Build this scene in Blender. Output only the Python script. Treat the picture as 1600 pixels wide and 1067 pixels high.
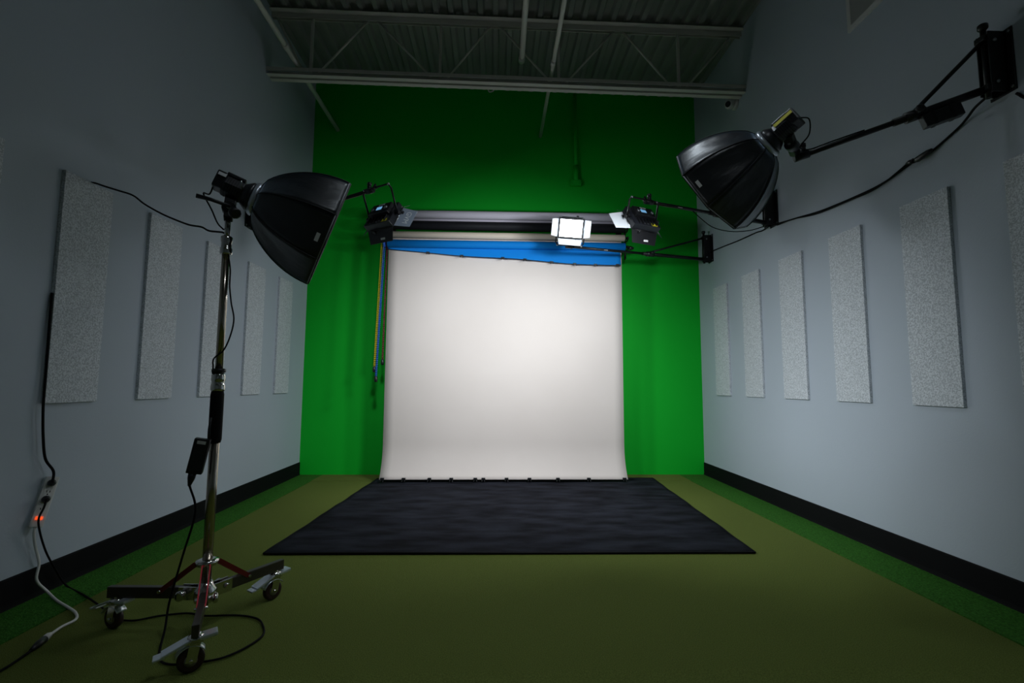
import bpy, bmesh, math, random
from mathutils import Vector as V, Matrix as Mx
random.seed(7)
for o in list(bpy.data.objects): bpy.data.objects.remove(o, do_unlink=True)
SC = bpy.context.scene
COL = SC.collection
PI = math.pi

# ------------------------------------------------------------------ camera
F_PX, PITCH, YAW, ROLL, CAM_H = 745.5, 0.0890, 0.0332, 0.0058, 1.0908
cam = bpy.data.cameras.new('camera'); camo = bpy.data.objects.new('camera', cam); COL.objects.link(camo)
cam.sensor_width = 36.0; cam.lens = 36.0 * F_PX / 1600.0; cam.clip_start = 0.05; cam.clip_end = 60
fw = V((math.sin(YAW)*math.cos(PITCH), math.cos(YAW)*math.cos(PITCH), math.sin(PITCH)))
rt = V((math.cos(YAW), -math.sin(YAW), 0)); up = rt.cross(fw)
r2 = rt*math.cos(ROLL) + up*math.sin(ROLL); u2 = up*math.cos(ROLL) - rt*math.sin(ROLL)
camo.matrix_world = Mx(((r2.x, u2.x, -fw.x, 0), (r2.y, u2.y, -fw.y, 0), (r2.z, u2.z, -fw.z, CAM_H), (0, 0, 0, 1)))
SC.camera = camo

# ------------------------------------------------------------------ world, exposure, lamp levels
w = bpy.data.worlds.new('world'); SC.world = w; w.use_nodes = True
w.node_tree.nodes['Background'].inputs[0].default_value = (0.5, 0.6, 0.7, 1)
w.node_tree.nodes['Background'].inputs[1].default_value = 0.0
vs = SC.view_settings
vs.view_transform = 'Standard'; vs.look = 'None'; vs.gamma = 1.0; vs.use_curve_mapping = False; vs.exposure = 0.0
COOL = (0.86, 0.94, 1.0)
P_PANEL_A, P_PANEL_B, P_PANEL_C = 3.0, 14.0, 15.0      # watts of the three LED panels
P_SOFT_L, P_SOFT_R = 8.5, 13.5                         # the two softboxes
P_BAY_A, P_BAY_B = 10.0, 11.0                          # high bay lamps over the room

# ------------------------------------------------------------------ room numbers (metres)
XL, XR, YB, YF = -2.324, 2.556, 5.856, -3.0
def deck_z(x): return 4.868 - 0.0135*x

# ------------------------------------------------------------------ materials
MATS = {}
def mat(name, col, rough=0.5, metal=0.0, spec=0.5, emit=None, estr=0.0, col2=None, scale=8.0, detail=4.0,
        bump=0.0, bscale=60.0, lo=0.35, hi=0.65, sheen=0.0, stretch=None, coat=0.0):
    m = bpy.data.materials.new(name); m.use_nodes = True
    nt = m.node_tree; b = nt.nodes['Principled BSDF']
    b.inputs['Base Color'].default_value = (*col, 1); b.inputs['Roughness'].default_value = rough
    b.inputs['Metallic'].default_value = metal; b.inputs['Specular IOR Level'].default_value = spec
    if sheen:
        b.inputs['Sheen Weight'].default_value = sheen
    if coat: b.inputs['Coat Weight'].default_value = coat
    if emit:
        b.inputs['Emission Color'].default_value = (*emit, 1); b.inputs['Emission Strength'].default_value = estr
    if col2 or bump:
        tc = nt.nodes.new('ShaderNodeTexCoord'); src = tc.outputs['Object']
        if stretch:
            mp = nt.nodes.new('ShaderNodeMapping'); mp.inputs['Scale'].default_value = stretch
            nt.links.new(src, mp.inputs['Vector']); src = mp.outputs['Vector']
    if col2:
        n = nt.nodes.new('ShaderNodeTexNoise'); n.inputs['Scale'].default_value = scale; n.inputs['Detail'].default_value = detail
        r = nt.nodes.new('ShaderNodeValToRGB')
        r.color_ramp.elements[0].position = lo; r.color_ramp.elements[0].color = (*col, 1)
        r.color_ramp.elements[1].position = hi; r.color_ramp.elements[1].color = (*col2, 1)
        nt.links.new(src, n.inputs['Vector']); nt.links.new(n.outputs['Fac'], r.inputs['Fac']); nt.links.new(r.outputs['Color'], b.inputs['Base Color'])
    if bump:
        n2 = nt.nodes.new('ShaderNodeTexNoise'); n2.inputs['Scale'].default_value = bscale; n2.inputs['Detail'].default_value = 3
        bp = nt.nodes.new('ShaderNodeBump'); bp.inputs['Strength'].default_value = bump; bp.inputs['Distance'].default_value = 0.01
        nt.links.new(src, n2.inputs['Vector']); nt.links.new(n2.outputs['Fac'], bp.inputs['Height']); nt.links.new(bp.outputs['Normal'], b.inputs['Normal'])
    MATS[name] = m
    return m
mat('wall_paint', (0.435, 0.49, 0.55), 0.75, bump=0.06, bscale=90, spec=0.25)
mat('green_paint', (0.003, 0.44, 0.024), 0.7, bump=0.05, bscale=60, spec=0.2)
mat('deck_paint', (0.25, 0.25, 0.235), 0.6, col2=(0.28, 0.28, 0.26), scale=3)
mat('steel_paint', (0.56, 0.54, 0.49), 0.55, col2=(0.60, 0.58, 0.53), scale=5)
mat('rubber_black', (0.005, 0.005, 0.006), 0.7, spec=0.12)
mat('turf', (0.11, 0.14, 0.026), 0.95, col2=(0.19, 0.24, 0.055), scale=220, detail=2, bump=0.9, bscale=300, spec=0.1, lo=0.3, hi=0.7)
mat('turf_fringe', (0.020, 0.085, 0.010), 0.95, col2=(0.060, 0.22, 0.028), scale=110, detail=3, bump=1.0, bscale=130, spec=0.1, lo=0.3, hi=0.7)
mat('rug', (0.006, 0.006, 0.009), 0.95, col2=(0.022, 0.024, 0.034), scale=3.0, detail=8, bump=0.6, bscale=220, spec=0.1, stretch=(1, 2.6, 1))
mat('felt', (0.41, 0.445, 0.475), 0.95, col2=(0.68, 0.715, 0.75), scale=130, detail=6, bump=0.2, bscale=120, spec=0.1, lo=0.40, hi=0.60)
mat('felt_edge', (0.16, 0.17, 0.19), 0.95, spec=0.1)
mat('paper_white', (0.72, 0.635, 0.585), 0.8, spec=0.2, col2=(0.745, 0.66, 0.61), scale=1.2)
mat('paper_beige', (0.78, 0.66, 0.54), 0.7, spec=0.2)
mat('paper_grey', (0.70, 0.65, 0.74), 0.7, spec=0.2)
mat('paper_black', (0.010, 0.010, 0.013), 0.6, spec=0.3)
mat('paper_blue', (0.001, 0.22, 0.70), 0.7, spec=0.2)
mat('black_metal', (0.006, 0.006, 0.007), 0.42, spec=0.4)
mat('black_plastic', (0.010, 0.010, 0.012), 0.38, spec=0.5)
mat('head_plastic', (0.012, 0.013, 0.018), 0.33, spec=0.6)
mat('nylon', (0.005, 0.0055, 0.007), 0.38, spec=0.8, bump=0.6, bscale=11, stretch=(1, 1, 0.5), sheen=0.55)
for k_, v_ in (('Sheen Tint', (0.55, 0.75, 1.0, 1)), ('Sheen Roughness', 0.35)): MATS['nylon'].node_tree.nodes['Principled BSDF'].inputs[k_].default_value = v_
mat('nylon_edge', (0.004, 0.004, 0.005), 0.6)
mat('piping_grey', (0.32, 0.33, 0.35), 0.6)
mat('chrome', (0.62, 0.60, 0.57), 0.16, 1.0)
mat('steel_tube', (0.50, 0.43, 0.36), 0.20, 1.0)
mat('grey_metal', (0.42, 0.44, 0.47), 0.3, 1.0)
mat('zinc', (0.72, 0.76, 0.82), 0.28, 0.75)
mat('ring_metal', (0.62, 0.66, 0.72), 0.32, 0.6)
mat('leg_metal', (0.10, 0.085, 0.075), 0.38, 0.9)
mat('red_metal', (0.16, 0.012, 0.012), 0.35, 0.3)
mat('red_metal_lit', (0.75, 0.03, 0.06), 0.4)  # lit copy of the brace red: light on the front brace put into the colour
mat('wheel_rubber', (0.030, 0.010, 0.009), 0.5)
mat('wheel_hub', (0.30, 0.28, 0.26), 0.4, 0.6)
mat('door_silver', (0.62, 0.66, 0.72), 0.5, 0.0)
mat('door_lit_grey', (0.34, 0.40, 0.50), 0.4)  # left panel's outer barn door, light falling on it painted as grey
mat('door_lit_bright', (0.80, 0.83, 0.88), 0.5)  # right panel's outer barn door, its bright reflection painted into the colour
mat('white_plastic', (0.74, 0.73, 0.70), 0.45)
mat('off_white', (0.62, 0.62, 0.60), 0.5)
mat('sticker_white', (0.85, 0.85, 0.85), 0.6)
mat('sticker_yellow', (0.80, 0.72, 0.03), 0.6)
mat('print_white', (0.90, 0.92, 0.95), 0.6)
mat('screen_blue', (0.02, 0.05, 0.09), 0.2, emit=(0.25, 0.6, 1.0), estr=0.55)
mat('switch_red', (0.4, 0.02, 0.01), 0.3, emit=(1.0, 0.10, 0.02), estr=0.9)
mat('chain_yellow', (0.72, 0.52, 0.02), 0.5)
mat('chain_blue', (0.02, 0.10, 0.50), 0.5)
mat('chain_red', (0.16, 0.02, 0.03), 0.5)
mat('lens_black', (0.003, 0.003, 0.003), 0.1)
mat('led_a', (0.8, 0.8, 0.8), 0.5, emit=COOL, estr=12.0)
mat('led_b', (0.8, 0.8, 0.8), 0.5, emit=COOL, estr=6.0)
mat('led_c', (0.8, 0.8, 0.8), 0.5, emit=COOL, estr=6.0)
mat('soft_l', (0.8, 0.8, 0.8), 0.6, emit=(0.95, 0.98, 1.0), estr=1.2)
mat('soft_r', (0.8, 0.8, 0.8), 0.6, emit=(0.95, 0.98, 1.0), estr=1.2)
mat('bay_led', (0.8, 0.8, 0.8), 0.5, emit=(0.80, 0.91, 1.0), estr=4.0)
mat('silver_inner', (0.55, 0.57, 0.60), 0.4, 0.5)

# ------------------------------------------------------------------ mesh helpers
class MB:
    def __init__(s): s.v = []; s.f = []; s.sm = []
    def add(s, vs_, fs, smooth=False):
        n = len(s.v); s.v += [V(p) for p in vs_]
        for f in fs: s.f.append([i+n for i in f]); s.sm.append(smooth)
        return s
    def box(s, c, size, M=None, bev=0.0):
        bm = bmesh.new(); bmesh.ops.create_cube(bm, size=1.0)
        for v in bm.verts: v.co = V((v.co.x*size[0], v.co.y*size[1], v.co.z*size[2]))
        if bev: bmesh.ops.bevel(bm, geom=list(bm.edges), offset=bev, segments=2, affect='EDGES', profile=0.6)
        M_ = M or Mx.Identity(3); c = V(c)
        bm.verts.index_update()
        s.add([M_ @ v.co + c for v in bm.verts], [[v.index for v in f.verts] for f in bm.faces])
        bm.free(); return s
    def tube(s, pts, r, n=10, cap=True, smooth=True):
        pts = [V(p) for p in pts]; k = len(pts)
        rs = r if isinstance(r, (list, tuple)) else [r]*k
        t0 = (pts[1]-pts[0]).normalized(); a = V((0, 0, 1)) if abs(t0.z) < 0.9 else V((1, 0, 0))
        nrm = t0.cross(a).normalized(); rings = []; prev = t0
        for i, p in enumerate(pts):
            t = (pts[min(i+1, k-1)] - pts[max(i-1, 0)]).normalized()
            q = prev.rotation_difference(t); nrm = (q @ nrm).normalized(); prev = t
            b = t.cross(nrm)
            rings.append([p + (nrm*math.cos(2*PI*j/n) + b*math.sin(2*PI*j/n))*rs[i] for j in range(n)])
        fs = [[i*n+j, i*n+(j+1) % n, (i+1)*n+(j+1) % n, (i+1)*n+j] for i in range(k-1) for j in range(n)]
        s.add([p for r_ in rings for p in r_], fs, smooth)
        if cap:
            s.add(rings[0], [list(range(n))[::-1]]); s.add(rings[-1], [list(range(n))])
        return s
    def lathe(s, o, ax, prof, n=20, smooth=True):     # prof: (axial, radius)
        o = V(o); ax = V(ax).normalized(); a = V((0, 0, 1)) if abs(ax.z) < 0.9 else V((1, 0, 0))
        e1 = ax.cross(a).normalized(); e2 = ax.cross(e1)
        vs_ = [o + ax*h + (e1*math.cos(2*PI*j/n) + e2*math.sin(2*PI*j/n))*r for h, r in prof for j in range(n)]
        fs = [[i*n+j, i*n+(j+1) % n, (i+1)*n+(j+1) % n, (i+1)*n+j] for i in range(len(prof)-1) for j in range(n)]
        s.add(vs_, fs, smooth)
        s.add(vs_[:n], [list(range(n))[::-1]]); s.add(vs_[-n:], [list(range(n))])
        return s
    def bar(s, a, b, w_, h, upv=(0, 0, 1), bev=0.0):
        a = V(a); b = V(b); d = b-a; L = d.length; z = d.normalized(); x = V(upv).cross(z)
        if x.length < 1e-4: x = V((1, 0, 0)).cross(z)
        x.normalize(); y = z.cross(x)
        M = Mx((x, y, z)).transposed()
        return s.box((a+b)/2, (w_, h, L), M, bev)
    def grid(s, fn, nu, nv, smooth=True):
        vs_ = [fn(i/nu, j/nv) for j in range(nv+1) for i in range(nu+1)]
        fs = [[j*(nu+1)+i, j*(nu+1)+i+1, (j+1)*(nu+1)+i+1, (j+1)*(nu+1)+i] for j in range(nv) for i in range(nu)]
        return s.add(vs_, fs, smooth)
    def mesh(s, name, m, off=V((0, 0, 0))):
        me = bpy.data.meshes.new(name); me.from_pydata([v-off for v in s.v], [], s.f); me.validate()
        if len(me.polygons) == len(s.sm): me.polygons.foreach_set('use_smooth', s.sm)
        bm = bmesh.new(); bm.from_mesh(me); bmesh.ops.remove_doubles(bm, verts=bm.verts, dist=1e-6)
        bmesh.ops.recalc_face_normals(bm, faces=bm.faces); bm.to_mesh(me); bm.free()
        me.materials.append(MATS[m]); me.update(); return me
def tag(o, label=None, cat=None, group=None, kind=None):
    if label: o['label'] = label
    if cat: o['category'] = cat
    if group: o['group'] = group
    if kind: o['kind'] = kind
    return o
def thing(name, label, cat, loc=(0, 0, 0), group=None, M=None):
    o = bpy.data.objects.new(name, None); COL.objects.link(o); o.empty_display_size = 0.1
    if M is not None: o.matrix_world = M
    else: o.location = loc
    return tag(o, label, cat, group)
def part(name, mb, m, parent, label=None, local=False, kind=None, solid=0.0):
    """local: mb already in the parent's frame; otherwise mb in world coordinates and the chain is unrotated"""
    off = V((0, 0, 0))
    if not local:
        p = parent
        while p: off = off + V(p.location); p = p.parent
    ob = bpy.data.objects.new(name, mb.mesh(name, m, off)); COL.objects.link(ob); ob.parent = parent
    if label: ob['label'] = label
    if kind: ob['kind'] = kind
    if solid:
        md = ob.modifiers.new('thick', 'SOLIDIFY'); md.thickness = solid; md.offset = 0
    return ob
def solo(name, mb, m, label, cat, loc=(0, 0, 0), group=None, kind=None):
    loc = V(loc); ob = bpy.data.objects.new(name, mb.mesh(name, m, loc)); COL.objects.link(ob); ob.location = loc
    return tag(ob, label, cat, group, kind)
def struct(name, mb, m): return solo(name, mb, m, None, None, kind='structure')
def frame(o, z, upv=(0, 0, 1)):
    z = V(z).normalized(); y = (V(upv) - z*V(upv).dot(z)).normalized(); x = y.cross(z)
    return Mx(((x.x, y.x, z.x, o[0]), (x.y, y.y, z.y, o[1]), (x.z, y.z, z.z, o[2]), (0, 0, 0, 1)))
def spline(pts, n=8):
    pts = [V(p) for p in pts]; P = [pts[0]*2-pts[1]] + pts + [pts[-1]*2-pts[-2]]; out = []
    for i in range(1, len(P)-2):
        a, b, c, d = P[i-1:i+3]
        for k in range(n):
            t = k/n
            out.append(0.5*((2*b) + (c-a)*t + (2*a-5*b+4*c-d)*t*t + (3*b-a-3*c+d)*t*t*t))
    return out + [pts[-1]]
def lamp(parent, M, power, size, col, spread, shape='RECTANGLE'):
    """the light an emitting face gives off; M in the parent's frame, shining along its -z"""
    ld = bpy.data.lights.new('lamp_glow', 'AREA'); ld.energy = power; ld.color = col; ld.shape = shape
    ld.size = size[0]; ld.size_y = size[1]; ld.spread = math.radians(spread)
    ob = bpy.data.objects.new('lamp_glow', ld); COL.objects.link(ob); ob.parent = parent; ob.matrix_local = M
    return ob
def text_part(name, txt, size, M, m, parent):
    """flat print in the parent's frame; M places it (x right, y up, z out)"""
    cu = bpy.data.curves.new(name, 'FONT'); cu.body = txt; cu.size = size; cu.align_x = 'CENTER'; cu.align_y = 'CENTER'; cu.extrude = 0.0004
    to = bpy.data.objects.new(name, cu); COL.objects.link(to)
    bpy.context.view_layer.update()
    me = bpy.data.meshes.new_from_object(to.evaluated_get(bpy.context.evaluated_depsgraph_get()))
    bpy.data.objects.remove(to, do_unlink=True)
    me.transform(M); me.materials.clear(); me.materials.append(MATS[m])
    ob = bpy.data.objects.new(name, me); COL.objects.link(ob); ob.parent = parent
    return ob

# ------------------------------------------------------------------ room shell
struct('wall_back', MB().box(((XL+XR)/2, YB+0.06, 2.5), (XR-XL+0.24, 0.12, 5.0)), 'green_paint')
struct('wall_left', MB().box((XL-0.06, (YB+YF)/2, 2.5), (0.12, YB-YF, 5.0)), 'wall_paint')
struct('wall_right', MB().box((XR+0.06, (YB+YF)/2, 2.5), (0.12, YB-YF, 5.0)), 'wall_paint')
struct('wall_rear', MB().box(((XL+XR)/2, YF-0.06, 2.5), (XR-XL+0.24, 0.12, 5.0)), 'wall_paint')
struct('floor', MB().box(((XL+XR)/2, (YB+YF)/2, -0.05), (XR-XL, YB-YF, 0.10)), 'turf')
# longer turf along the walls and across the near end, a few millimetres proud of the putting turf
def fringe(x0, x1, y0, y1):
    mb = MB().box(((x0+x1)/2, (y0+y1)/2, 0.003), (x1-x0, y1-y0, 0.006)); return mb
struct('trim_1', fringe(XL, -2.045, 1.91, YB), 'turf_fringe')
struct('trim_2', fringe(2.235, XR, 1.91, YB), 'turf_fringe')
struct('trim_3', fringe(-2.045, 2.235, 5.50, YB), 'turf')
struct('trim_4', fringe(XL, XR, YF, 1.91), 'turf')
for nm, x, sx in (('baseboard_left', XL, 1), ('baseboard_right', XR, -1)):
    mb = MB()
    prof = [(0, 0), (0.016, 0), (0.011, 0.012), (0.008, 0.03), (0.008, 0.146), (0.004, 0.153), (0, 0.153)]
    vs_ = [(x+sx*a, y, z) for y in (YF, YB) for a, z in prof]; n = len(prof)
    mb.add(vs_, [[i, (i+1) % n, n+(i+1) % n, n+i] for i in range(n)] + [list(range(n)), list(range(n, 2*n))])
    struct(nm, mb, 'rubber_black')
# corrugated roof deck
mb = MB(); prof = []; x = XL-0.02; p = 0.1524
while x < XR+0.16:
    prof += [(x, 0), (x+0.046, 0), (x+0.064, 0.042), (x+0.134, 0.042)]; x += p
prof = [(min(a, XR+0.02), b) for a, b in prof]
vs_ = [(a, y, deck_z(a)+b) for y in (YF, YB) for a, b in prof]; n = len(prof)
mb.add(vs_, [[i, i+1, n+i+1, n+i] for i in range(n-1)])
mb.box(((XL+XR)/2, (YB+YF)/2, 5.02), (XR-XL+0.24, YB-YF+0.1, 0.08))
struct('ceiling', mb, 'deck_paint')

# ------------------------------------------------------------------ steel joist and the pipes above
JY = 4.66
def jz(x, z): return z - 0.0125*x
t = thing('steel_joist', 'pale painted open web steel roof joist spanning the room under the deck', 'joist', (XL, JY, 4.15))
def angle_bar(y0, sy, z0, h, wd, th, upd):
    mb = MB(); a, b = XL, XR
    mb.bar((a, y0+sy*th/2, jz(a, z0+h/2)), (b, y0+sy*th/2, jz(b, z0+h/2)), th, h)
    zz = z0+h-th/2 if upd else z0+th/2
    mb.bar((a, y0+sy*wd/2, jz(a, zz)), (b, y0+sy*wd/2, jz(b, zz)), wd, th)
    return mb
for sy in (-1, 1):
    part('bottom_chord', angle_bar(JY+sy*0.015, sy, 4.143, 0.055, 0.05, 0.006, False), 'steel_paint', t)
    part('top_chord', angle_bar(JY+sy*0.015, sy, 4.785, 0.06, 0.06, 0.006, True), 'steel_paint', t)
part('bottom_flange', MB().bar((XL, JY-0.067, jz(XL, 4.196)), (XR, JY-0.067, jz(XR, 4.196)), 0.012, 0.032), 'steel_paint', t)
bn = [-1.91, -0.60, 0.62, 1.88]; tn = [-2.32, -1.30, -0.04, 1.25, 2.50]
for i, xb in enumerate(bn):
    for dx, xt in ((-0.05, tn[i]+0.04), (0.05, tn[i+1]-0.04)):
        part('web_rod', MB().tube([(xb+dx, JY, jz(xb, 4.17)), (xt, JY, jz(xt, 4.81))], 0.011, 8), 'steel_paint', t)
    part('web_post', MB().bar((xb, JY, jz(xb, 4.16)), (xb, JY, jz(xb, 4.83)), 0.026, 0.026), 'steel_paint', t)
def pipe(name, label, pts, r, coup):
    o = thing(name, label, 'pipe', pts[0])
    part('tube', MB().tube(pts, r, 12), 'steel_paint', o)
    for c in coup: part('coupling', MB().tube([V(c)+V((0, -0.03, 0)), V(c)+V((0, 0.03, 0))], r*1.25, 12), 'steel_paint', o)
pipe('sprinkler_pipe', 'long grey pipe running through the joist along the left wall', [(-2.03, YB, 4.285), (-2.03, YF, 4.285)], 0.024, [(-2.03, 4.35, 4.285)])
pipe('sprinkler_pipe', 'thin pale pipe running through the joist right of the room centre', [(0.545, YB, 4.262), (0.535, YF, 4.268)], 0.020, [(0.54, 4.45, 4.262)])
pipe('conduit_pipe', 'short pale pipe that ends on the joist near the room centre', [(0.235, JY-0.075, 4.37), (0.19, YF, 4.40)], 0.026, [(0.233, JY-0.10, 4.37)])
o = thing('ceiling_hook', 'small pale hook hanging from the roof deck before the green wall', 'hook', (-0.085, 5.70, deck_z(0)))
part('hook_rod', MB().tube(spline([(-0.085, 5.70, deck_z(0)+0.0), (-0.085, 5.70, 4.80), (-0.06, 5.70, 4.765), (-0.11, 5.70, 4.745), (-0.13, 5.70, 4.775)], 6), 0.008, 8), 'off_white', o)
part('base_plate', MB().box((-0.085, 5.70, deck_z(0)-0.004), (0.06, 0.06, 0.008)), 'off_white', o)
o = thing('wall_conduit', 'green painted conduit running down the top of the green wall', 'pipe', (0.99, YB, 3.6))
part('tube', MB().tube([(0.985, YB-0.045, 4.82), (0.992, YB-0.045, 3.70)], 0.021, 12), 'green_paint', o)
part('collar', MB().tube([(0.992, YB-0.045, 3.86), (0.992, YB-0.045, 3.66)], 0.030, 12), 'green_paint', o)
part('outlet_box', MB().box((0.992, YB-0.03, 3.635), (0.13, 0.06, 0.075), bev=0.006), 'green_paint', o)
part('wall_clip', MB().box((0.988, YB-0.024, 4.25), (0.085, 0.048, 0.03), bev=0.004), 'green_paint', o)

# ceiling lamp of the room (above the frame)
for BX, BY, pw, lab in ((0.45, 0.95, P_BAY_A, 'round high bay lamp hung from the roof deck nearest the camera'),
                        (0.30, 2.80, P_BAY_B, 'round high bay lamp hung from the roof deck above the softboxes')):
    o = thing('high_bay_light', lab, 'lamp', (BX, BY, 4.45))
    part('housing', MB().lathe((BX, BY, 4.45), (0, 0, 1), [(0.0, 0.15), (0.02, 0.16), (0.10, 0.15), (0.12, 0.07), (0.18, 0.06)], 24), 'black_metal', o)
    mb = MB(); n = 28
    ring = lambda z, r: [(BX+r*math.cos(2*PI*k/n), BY+r*math.sin(2*PI*k/n), z) for k in range(n)]
    mb.add(ring(4.45, 0.15)+ring(4.21, 0.225), [[k, (k+1) % n, n+(k+1) % n, n+k] for k in range(n)], True)
    part('reflector', mb, 'black_metal', o)
    part('led_disc', MB().lathe((BX, BY, 4.437), (0, 0, 1), [(0, 0.135), (0.008, 0.135)], 24, False), 'bay_led', o)
    lamp(o, Mx.Translation((0, 0, -0.016)), pw, (0.26, 0.26), (0.80, 0.91, 1.0), 150, 'DISK')
    part('hanging_rod', MB().tube([(BX, BY, 4.62), (BX, BY, deck_z(BX)+0.02)], 0.008, 8), 'grey_metal', o)

# ------------------------------------------------------------------ wall furniture
PW, PH, PT, PZ = 0.319, 1.239, 0.020, 0.978
ords = ['nearest', 'second', 'third', 'fourth', 'fifth']
pm = MB().box((0, 0, PH/2), (PT, PW, PH), bev=0.002).mesh('felt_panel', 'felt')
def panel(x, y, label, grp):
    ob = bpy.data.objects.new('acoustic_panel', pm); COL.objects.link(ob); ob.location = (x, y, PZ); tag(ob, label, 'acoustic panel', grp)
Lb = ['speckled grey felt panel on left wall, cut off by the picture edge',
      'large speckled grey felt panel on left wall with black cable over its top',
      'speckled grey felt panel on left wall, just left of the light stand',
      'speckled grey felt panel on left wall, directly behind the light stand pole',
      'speckled grey felt panel on left wall, second from the green wall',
      'smallest looking felt panel on left wall, nearest the green wall']
for i in range(6): panel(XL+PT/2, 2.5366+0.6368*(i-1)+PW/2, Lb[i], 'felt panels on the left wall')
Rb = ['smallest looking felt panel on right wall, nearest the green wall', 'speckled grey felt panel on right wall, second from the green wall',
      'speckled grey felt panel on right wall, third from the green wall', 'speckled grey felt panel on right wall, fourth from the green wall',
      'largest whole speckled felt panel on right wall, fifth from the green wall', 'speckled grey felt panel on right wall, cut off by the picture edge']
for i in range(6): panel(XR-PT/2, 5.1181-0.6486*i+PW/2+(0.03 if i == 5 else 0), Rb[i], 'felt panels on the right wall')

o = thing('air_vent', 'white louvred air vent high on the right wall', 'vent', (XR, 2.9, 3.65))
y0, y1, z0, z1 = 2.62, 3.18, 3.65, 4.05
fmb = MB()
for a, b in (((y0, z0+0.0175), (y1, z0+0.0175)), ((y0, z1-0.0175), (y1, z1-0.0175))): fmb.bar((XR-0.008, *a), (XR-0.008, *b), 0.016, 0.035, (0, 0, 1))
fmb = MB()
for yc, zc, sy, sz in (((y0+y1)/2, z0+0.0175, y1-y0, 0.035), ((y0+y1)/2, z1-0.0175, y1-y0, 0.035), (y0+0.0175, (z0+z1)/2, 0.035, z1-z0-0.07), (y1-0.0175, (z0+z1)/2, 0.035, z1-z0-0.07)):
    fmb.box((XR-0.008, yc, zc), (0.016, sy, sz))
part('vent_frame', fmb, 'off_white', o)
part('backing', MB().box((XR-0.0015, (y0+y1)/2, (z0+z1)/2), (0.003, y1-y0-0.07, z1-z0-0.07)), 'lens_black', o)
sm = MB().box((0, 0, 0), (0.004, 0.018, z1-z0-0.07), Mx.Rotation(0.6, 3, 'Z')).mesh('slat', 'off_white')
y = y0+0.05
while y < y1-0.04:
    s_ = bpy.data.objects.new('slat', sm); COL.objects.link(s_); s_.parent = o; s_.location = V((XR-0.009, y, (z0+z1)/2))-V(o.location); y += 0.0275

o = thing('security_camera', 'small white dome security camera under the right end of the joist', 'camera', (XR, 4.80, 4.10))
part('mount', MB().lathe((XR, 4.80, 4.10), (-1, 0, 0), [(0, 0.062), (0.02, 0.062), (0.03, 0.05)], 20), 'off_white', o)
cd = V((-0.75, -0.55, -0.35)).normalized(); cc = V((XR-0.075, 4.79, 4.095))
part('eyeball', MB().lathe(cc-cd*0.05, cd, [(0, 0.02), (0.012, 0.040), (0.035, 0.052), (0.06, 0.052), (0.085, 0.042), (0.092, 0.036)], 20), 'off_white', o)
part('lens', MB().lathe(cc+cd*0.040, cd, [(0, 0.032), (0.005, 0.028)], 16), 'lens_black', o)

# ------------------------------------------------------------------ rug
rc = [V((-1.463, 3.186, 0)), V((1.695, 3.158, 0)), V((1.83, 5.60, 0)), V((-1.335, 5.585, 0))]
o = thing('floor_rug', 'large black cloth rug lying before the white paper backdrop', 'rug', (0.15, 4.4, 0))
def rugp(u, v, dz=0.0):
    p = rc[0]*(1-u)*(1-v) + rc[1]*u*(1-v) + rc[2]*u*v + rc[3]*(1-u)*v
    p.z = 0.012 + dz + 0.0025*math.sin(v*19+u*3) * math.sin(u*7+1) + 0.0015*math.sin(v*41+u*5); return p
part('cloth', MB().grid(lambda u, v: rugp(u, v), 60, 60), 'rug', o, solid=0.008)
mb = MB()
for e in range(4):
    ps = []
    for k in range(41):
        s_ = k/40
        u, v = ((s_, 0.0), (1.0, s_), (1-s_, 1.0), (0.0, 1-s_))[e]; ps.append(rugp(u, v, -0.001))
    mb.tube(ps, 0.007, 6)
part('hem', mb, 'rubber_black', o)

# ------------------------------------------------------------------ paper backdrops
RX0, RX1, RY = -1.262, 1.500, 5.452
def roll(name, label, zc, r, pm_, dy=0.0):
    RY_ = RY+dy
    o = thing(name, label, 'backdrop', (RX0, RY_, zc))
    part('paper_roll', MB().tube([(RX0, RY_, zc), (RX1, RY_, zc)], r, 28), pm_, o)
    for xx, sx in ((RX0, -1), (RX1, 1)):
        part('roller_plug', MB().lathe((xx, RY_, zc), (sx, 0, 0), [(0, 0.03), (0.012, 0.03), (0.014, 0.016), (0.05, 0.016)], 14), 'black_plastic', o)
    return o
rg = roll('paper_backdrop', 'lavender grey paper roll, topmost of the four backdrop rolls', 3.058, 0.048, 'paper_grey')
sx0, sx1 = -1.225, 1.468
part('paper_sheet', MB().grid(lambda u, v: V((sx0+(sx1-sx0)*u, RY+0.047, 3.058-0.12*v)), 2, 2), 'paper_grey', rg, solid=0.001)
rb = roll('paper_backdrop', 'black paper roll between the grey and beige backdrop rolls', 2.925, 0.052, 'paper_black', -0.009)
rw = roll('paper_backdrop', 'beige paper backdrop unrolled as a tall white sheet down to the rug', 2.812, 0.040, 'paper_beige')
def white(u, v):
    # hangs straight, then curls forward at the foot
    hang = 2.40
    L = v*2.80
    x_ = -1.263 + 2.736*u
    yy = RY+0.040; zz = 2.812-L
    if L > hang:
        s_ = L-hang; R_ = 0.55; a = s_/R_; yy -= R_*(1-math.cos(a)); zz = 2.812-hang-R_*math.sin(a)
    return V((x_, yy, zz))
part('paper_sheet', MB().grid(white, 24, 60), 'paper_white', rw, solid=0.001)
rbl = roll('paper_backdrop', 'bright blue paper roll with a short slanted sheet hanging from it', 2.702, 0.048, 'paper_blue', -0.012)
def blue_bot(u): return 2.655 - 0.012 - 0.155*min(1.0, u/0.95)**0.75 - 0.012*u + 0.006*math.sin(u*14)
def blue(u, v):
    zt = 2.702; zb = blue_bot(u); z_ = zt+(zb-zt)*v
    return V((-1.262+2.712*u, RY+0.004 + 0.012*math.sin(u*9+1)*v*v - 0.02*v*u, z_))
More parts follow.
